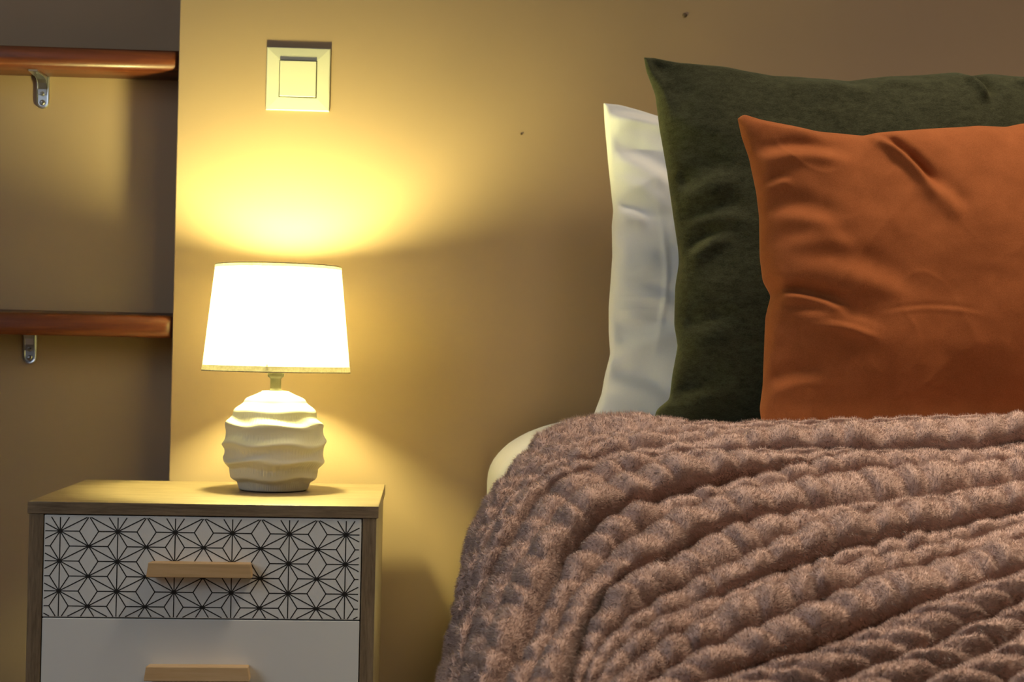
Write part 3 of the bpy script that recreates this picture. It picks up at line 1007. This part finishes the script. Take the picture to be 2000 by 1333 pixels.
# deep folds: the rib above a fold swells and hangs over the one below
fold = np.zeros_like(h)
drop = np.zeros_like(h)
for k_, amp_, xa, xb in ((4, 0.013, 950, 2300), (6, 0.027, 880, 1620), (8, 0.022, 1000, 1600), (3, 0.006, 900, 1250), (12, 0.006, 1350, 2300), (10, 0.013, 1400, 2300), (13, 0.022, 1400, 2300), (14, 0.014, 1500, 2300), (7, 0.006, 1500, 2300)):
    gx = sstep(xa - 60, xa + 60, px) * (1 - sstep(xb - 120, xb + 60, px))
    up = (i0 == k_ - 1)[:, None]
    e_ = np.where(up, fr[:, None] ** 1.3 * (1 - np.clip((fr[:, None] - 0.80) / 0.20, 0, 1) ** 2), 0.0)
    dn = (i0 == k_)[:, None]
    f_ = np.where(dn, -0.55 * (1 - fr[:, None]) ** 2, 0.0)
    fold += amp_ * gx * (e_ + f_)
    drop += amp_ * 0.6 * gx * e_
S = base + nb * (h + fold)[..., None]
S[..., 2] -= drop
# tuck-under strip behind the first rib, going back and down
back = []
for q, (dy, dz_) in enumerate(((0.005, 0.0), (0.009, -0.0005), (0.013, -0.001), (0.016, -0.001))):
    b_ = base[0].copy()
    side = np.clip((1050 - px[0]) / 120.0, 0, 1)
    b_[:, 1] += dy
    b_[:, 2] += dz_ * (1 - side)
    b_[:, 0] += side * dy * 0.6
    back.append(b_)
S = np.concatenate([np.array(back[::-1]), S])
# underside, so the cloth has thickness and a closed rim
under = np.concatenate([np.array(back[::-1]) - np.array((0, 0, 0.0012)), base - nb * 0.0175])
nR, nC = S.shape[:2]
ia = np.arange(nR * nC).reshape(nR, nC)
ib = ia + nR * nC
qa = np.stack([ia[:-1, :-1], ia[:-1, 1:], ia[1:, 1:], ia[1:, :-1]], -1).reshape(-1, 4)
rim = np.concatenate([ia[0, :], ia[1:, -1], ia[-1, -2::-1], ia[-2:0:-1, 0]])
r2 = np.roll(rim, -1)
qr = np.stack([r2, rim, rim + nR * nC, r2 + nR * nC], -1)
me = bpy.data.meshes.new('blanket')
me.from_pydata(np.concatenate([S.reshape(-1, 3), under.reshape(-1, 3)]).tolist(), [], np.concatenate([qa, qa[:, ::-1] + nR * nC, qr]).tolist())
me.polygons.foreach_set('use_smooth', [True] * len(me.polygons))
blanket = link_mesh('blanket', me, M['blanket'])
tag(blanket, 'mauve pink ribbed plush blanket draped over the bed', 'blanket')

# fur: short tapered tufts standing on the ribs
Sv = S[4:]
N2 = normals(Sv)
N2 *= np.sign((N2 * nb).sum(-1, keepdims=True))
du = np.linalg.norm(np.diff(Sv, axis=1), axis=-1)[:-1]
dv_ = np.linalg.norm(np.diff(Sv, axis=0), axis=-1)[:, :-1]
area = np.minimum(du * dv_, 1e-4)
vis = (py[:-1, :-1] < 1462) & (px[:-1, :-1] < 2100)
wgt = (area * vis * (1.35 / dd[:-1, :-1]) ** 2.5 * np.where((py[:-1, :-1] < 1430) & (px[:-1, :-1] < 2040), 1.0, 0.3)).ravel()
NF = 1300000
cells = rng.choice(wgt.size, NF, p=wgt / wgt.sum())
ci, cj = np.unravel_index(cells, area.shape)
a, b = rng.random(NF)[:, None], rng.random(NF)[:, None]
pos = (Sv[ci, cj] * (1 - a) * (1 - b) + Sv[ci + 1, cj] * a * (1 - b) + Sv[ci, cj + 1] * (1 - a) * b + Sv[ci + 1, cj + 1] * a * b)
nr = N2[ci, cj]
clump = np.array([noise.noise_vector(Vector(p * 95.0)) for p in pos])
dirn = nr * 0.8 + clump * 0.55 + rng.normal(0, 0.22, (NF, 3)) + np.array((0, 0, -0.18))
dirn /= np.linalg.norm(dirn, axis=1, keepdims=True)
neg = (dirn * nr).sum(1) < 0.1
dirn[neg] += nr[neg] * 0.8
ln = rng.uniform(0.0019, 0.0048, (NF, 1)) * (1 + 0.5 * (1 - w_[ci, cj])[:, None] ** 3)
side = np.cross(dirn, rng.normal(0, 1, (NF, 3)))
side /= np.linalg.norm(side, axis=1, keepdims=True)
wd = rng.uniform(0.00016, 0.00030, (NF, 1))
pos = pos - nr * 0.0008
tri = np.stack([pos - side * wd, pos + side * wd, pos + dirn * ln], 1).reshape(-1, 3)
me = bpy.data.meshes.new('pile')
me.vertices.add(NF * 3)
me.vertices.foreach_set('co', tri.astype(np.float32).ravel())
me.loops.add(NF * 3)
me.loops.foreach_set('vertex_index', np.arange(NF * 3, dtype=np.int32))
me.polygons.add(NF)
me.polygons.foreach_set('loop_start', np.arange(0, NF * 3, 3, dtype=np.int32))
me.polygons.foreach_set('loop_total', np.full(NF, 3, dtype=np.int32))
me.update(calc_edges=True)
me.polygons.foreach_set('use_smooth', np.ones(NF, dtype=bool))
soft = nr + dirn * 0.15
soft /= np.linalg.norm(soft, axis=1, keepdims=True)
me.normals_split_custom_set_from_vertices(np.repeat(soft, 3, axis=0).tolist())
pile = link_mesh('pile', me, M['pile'], blanket)
pile['kind'] = 'stuff'
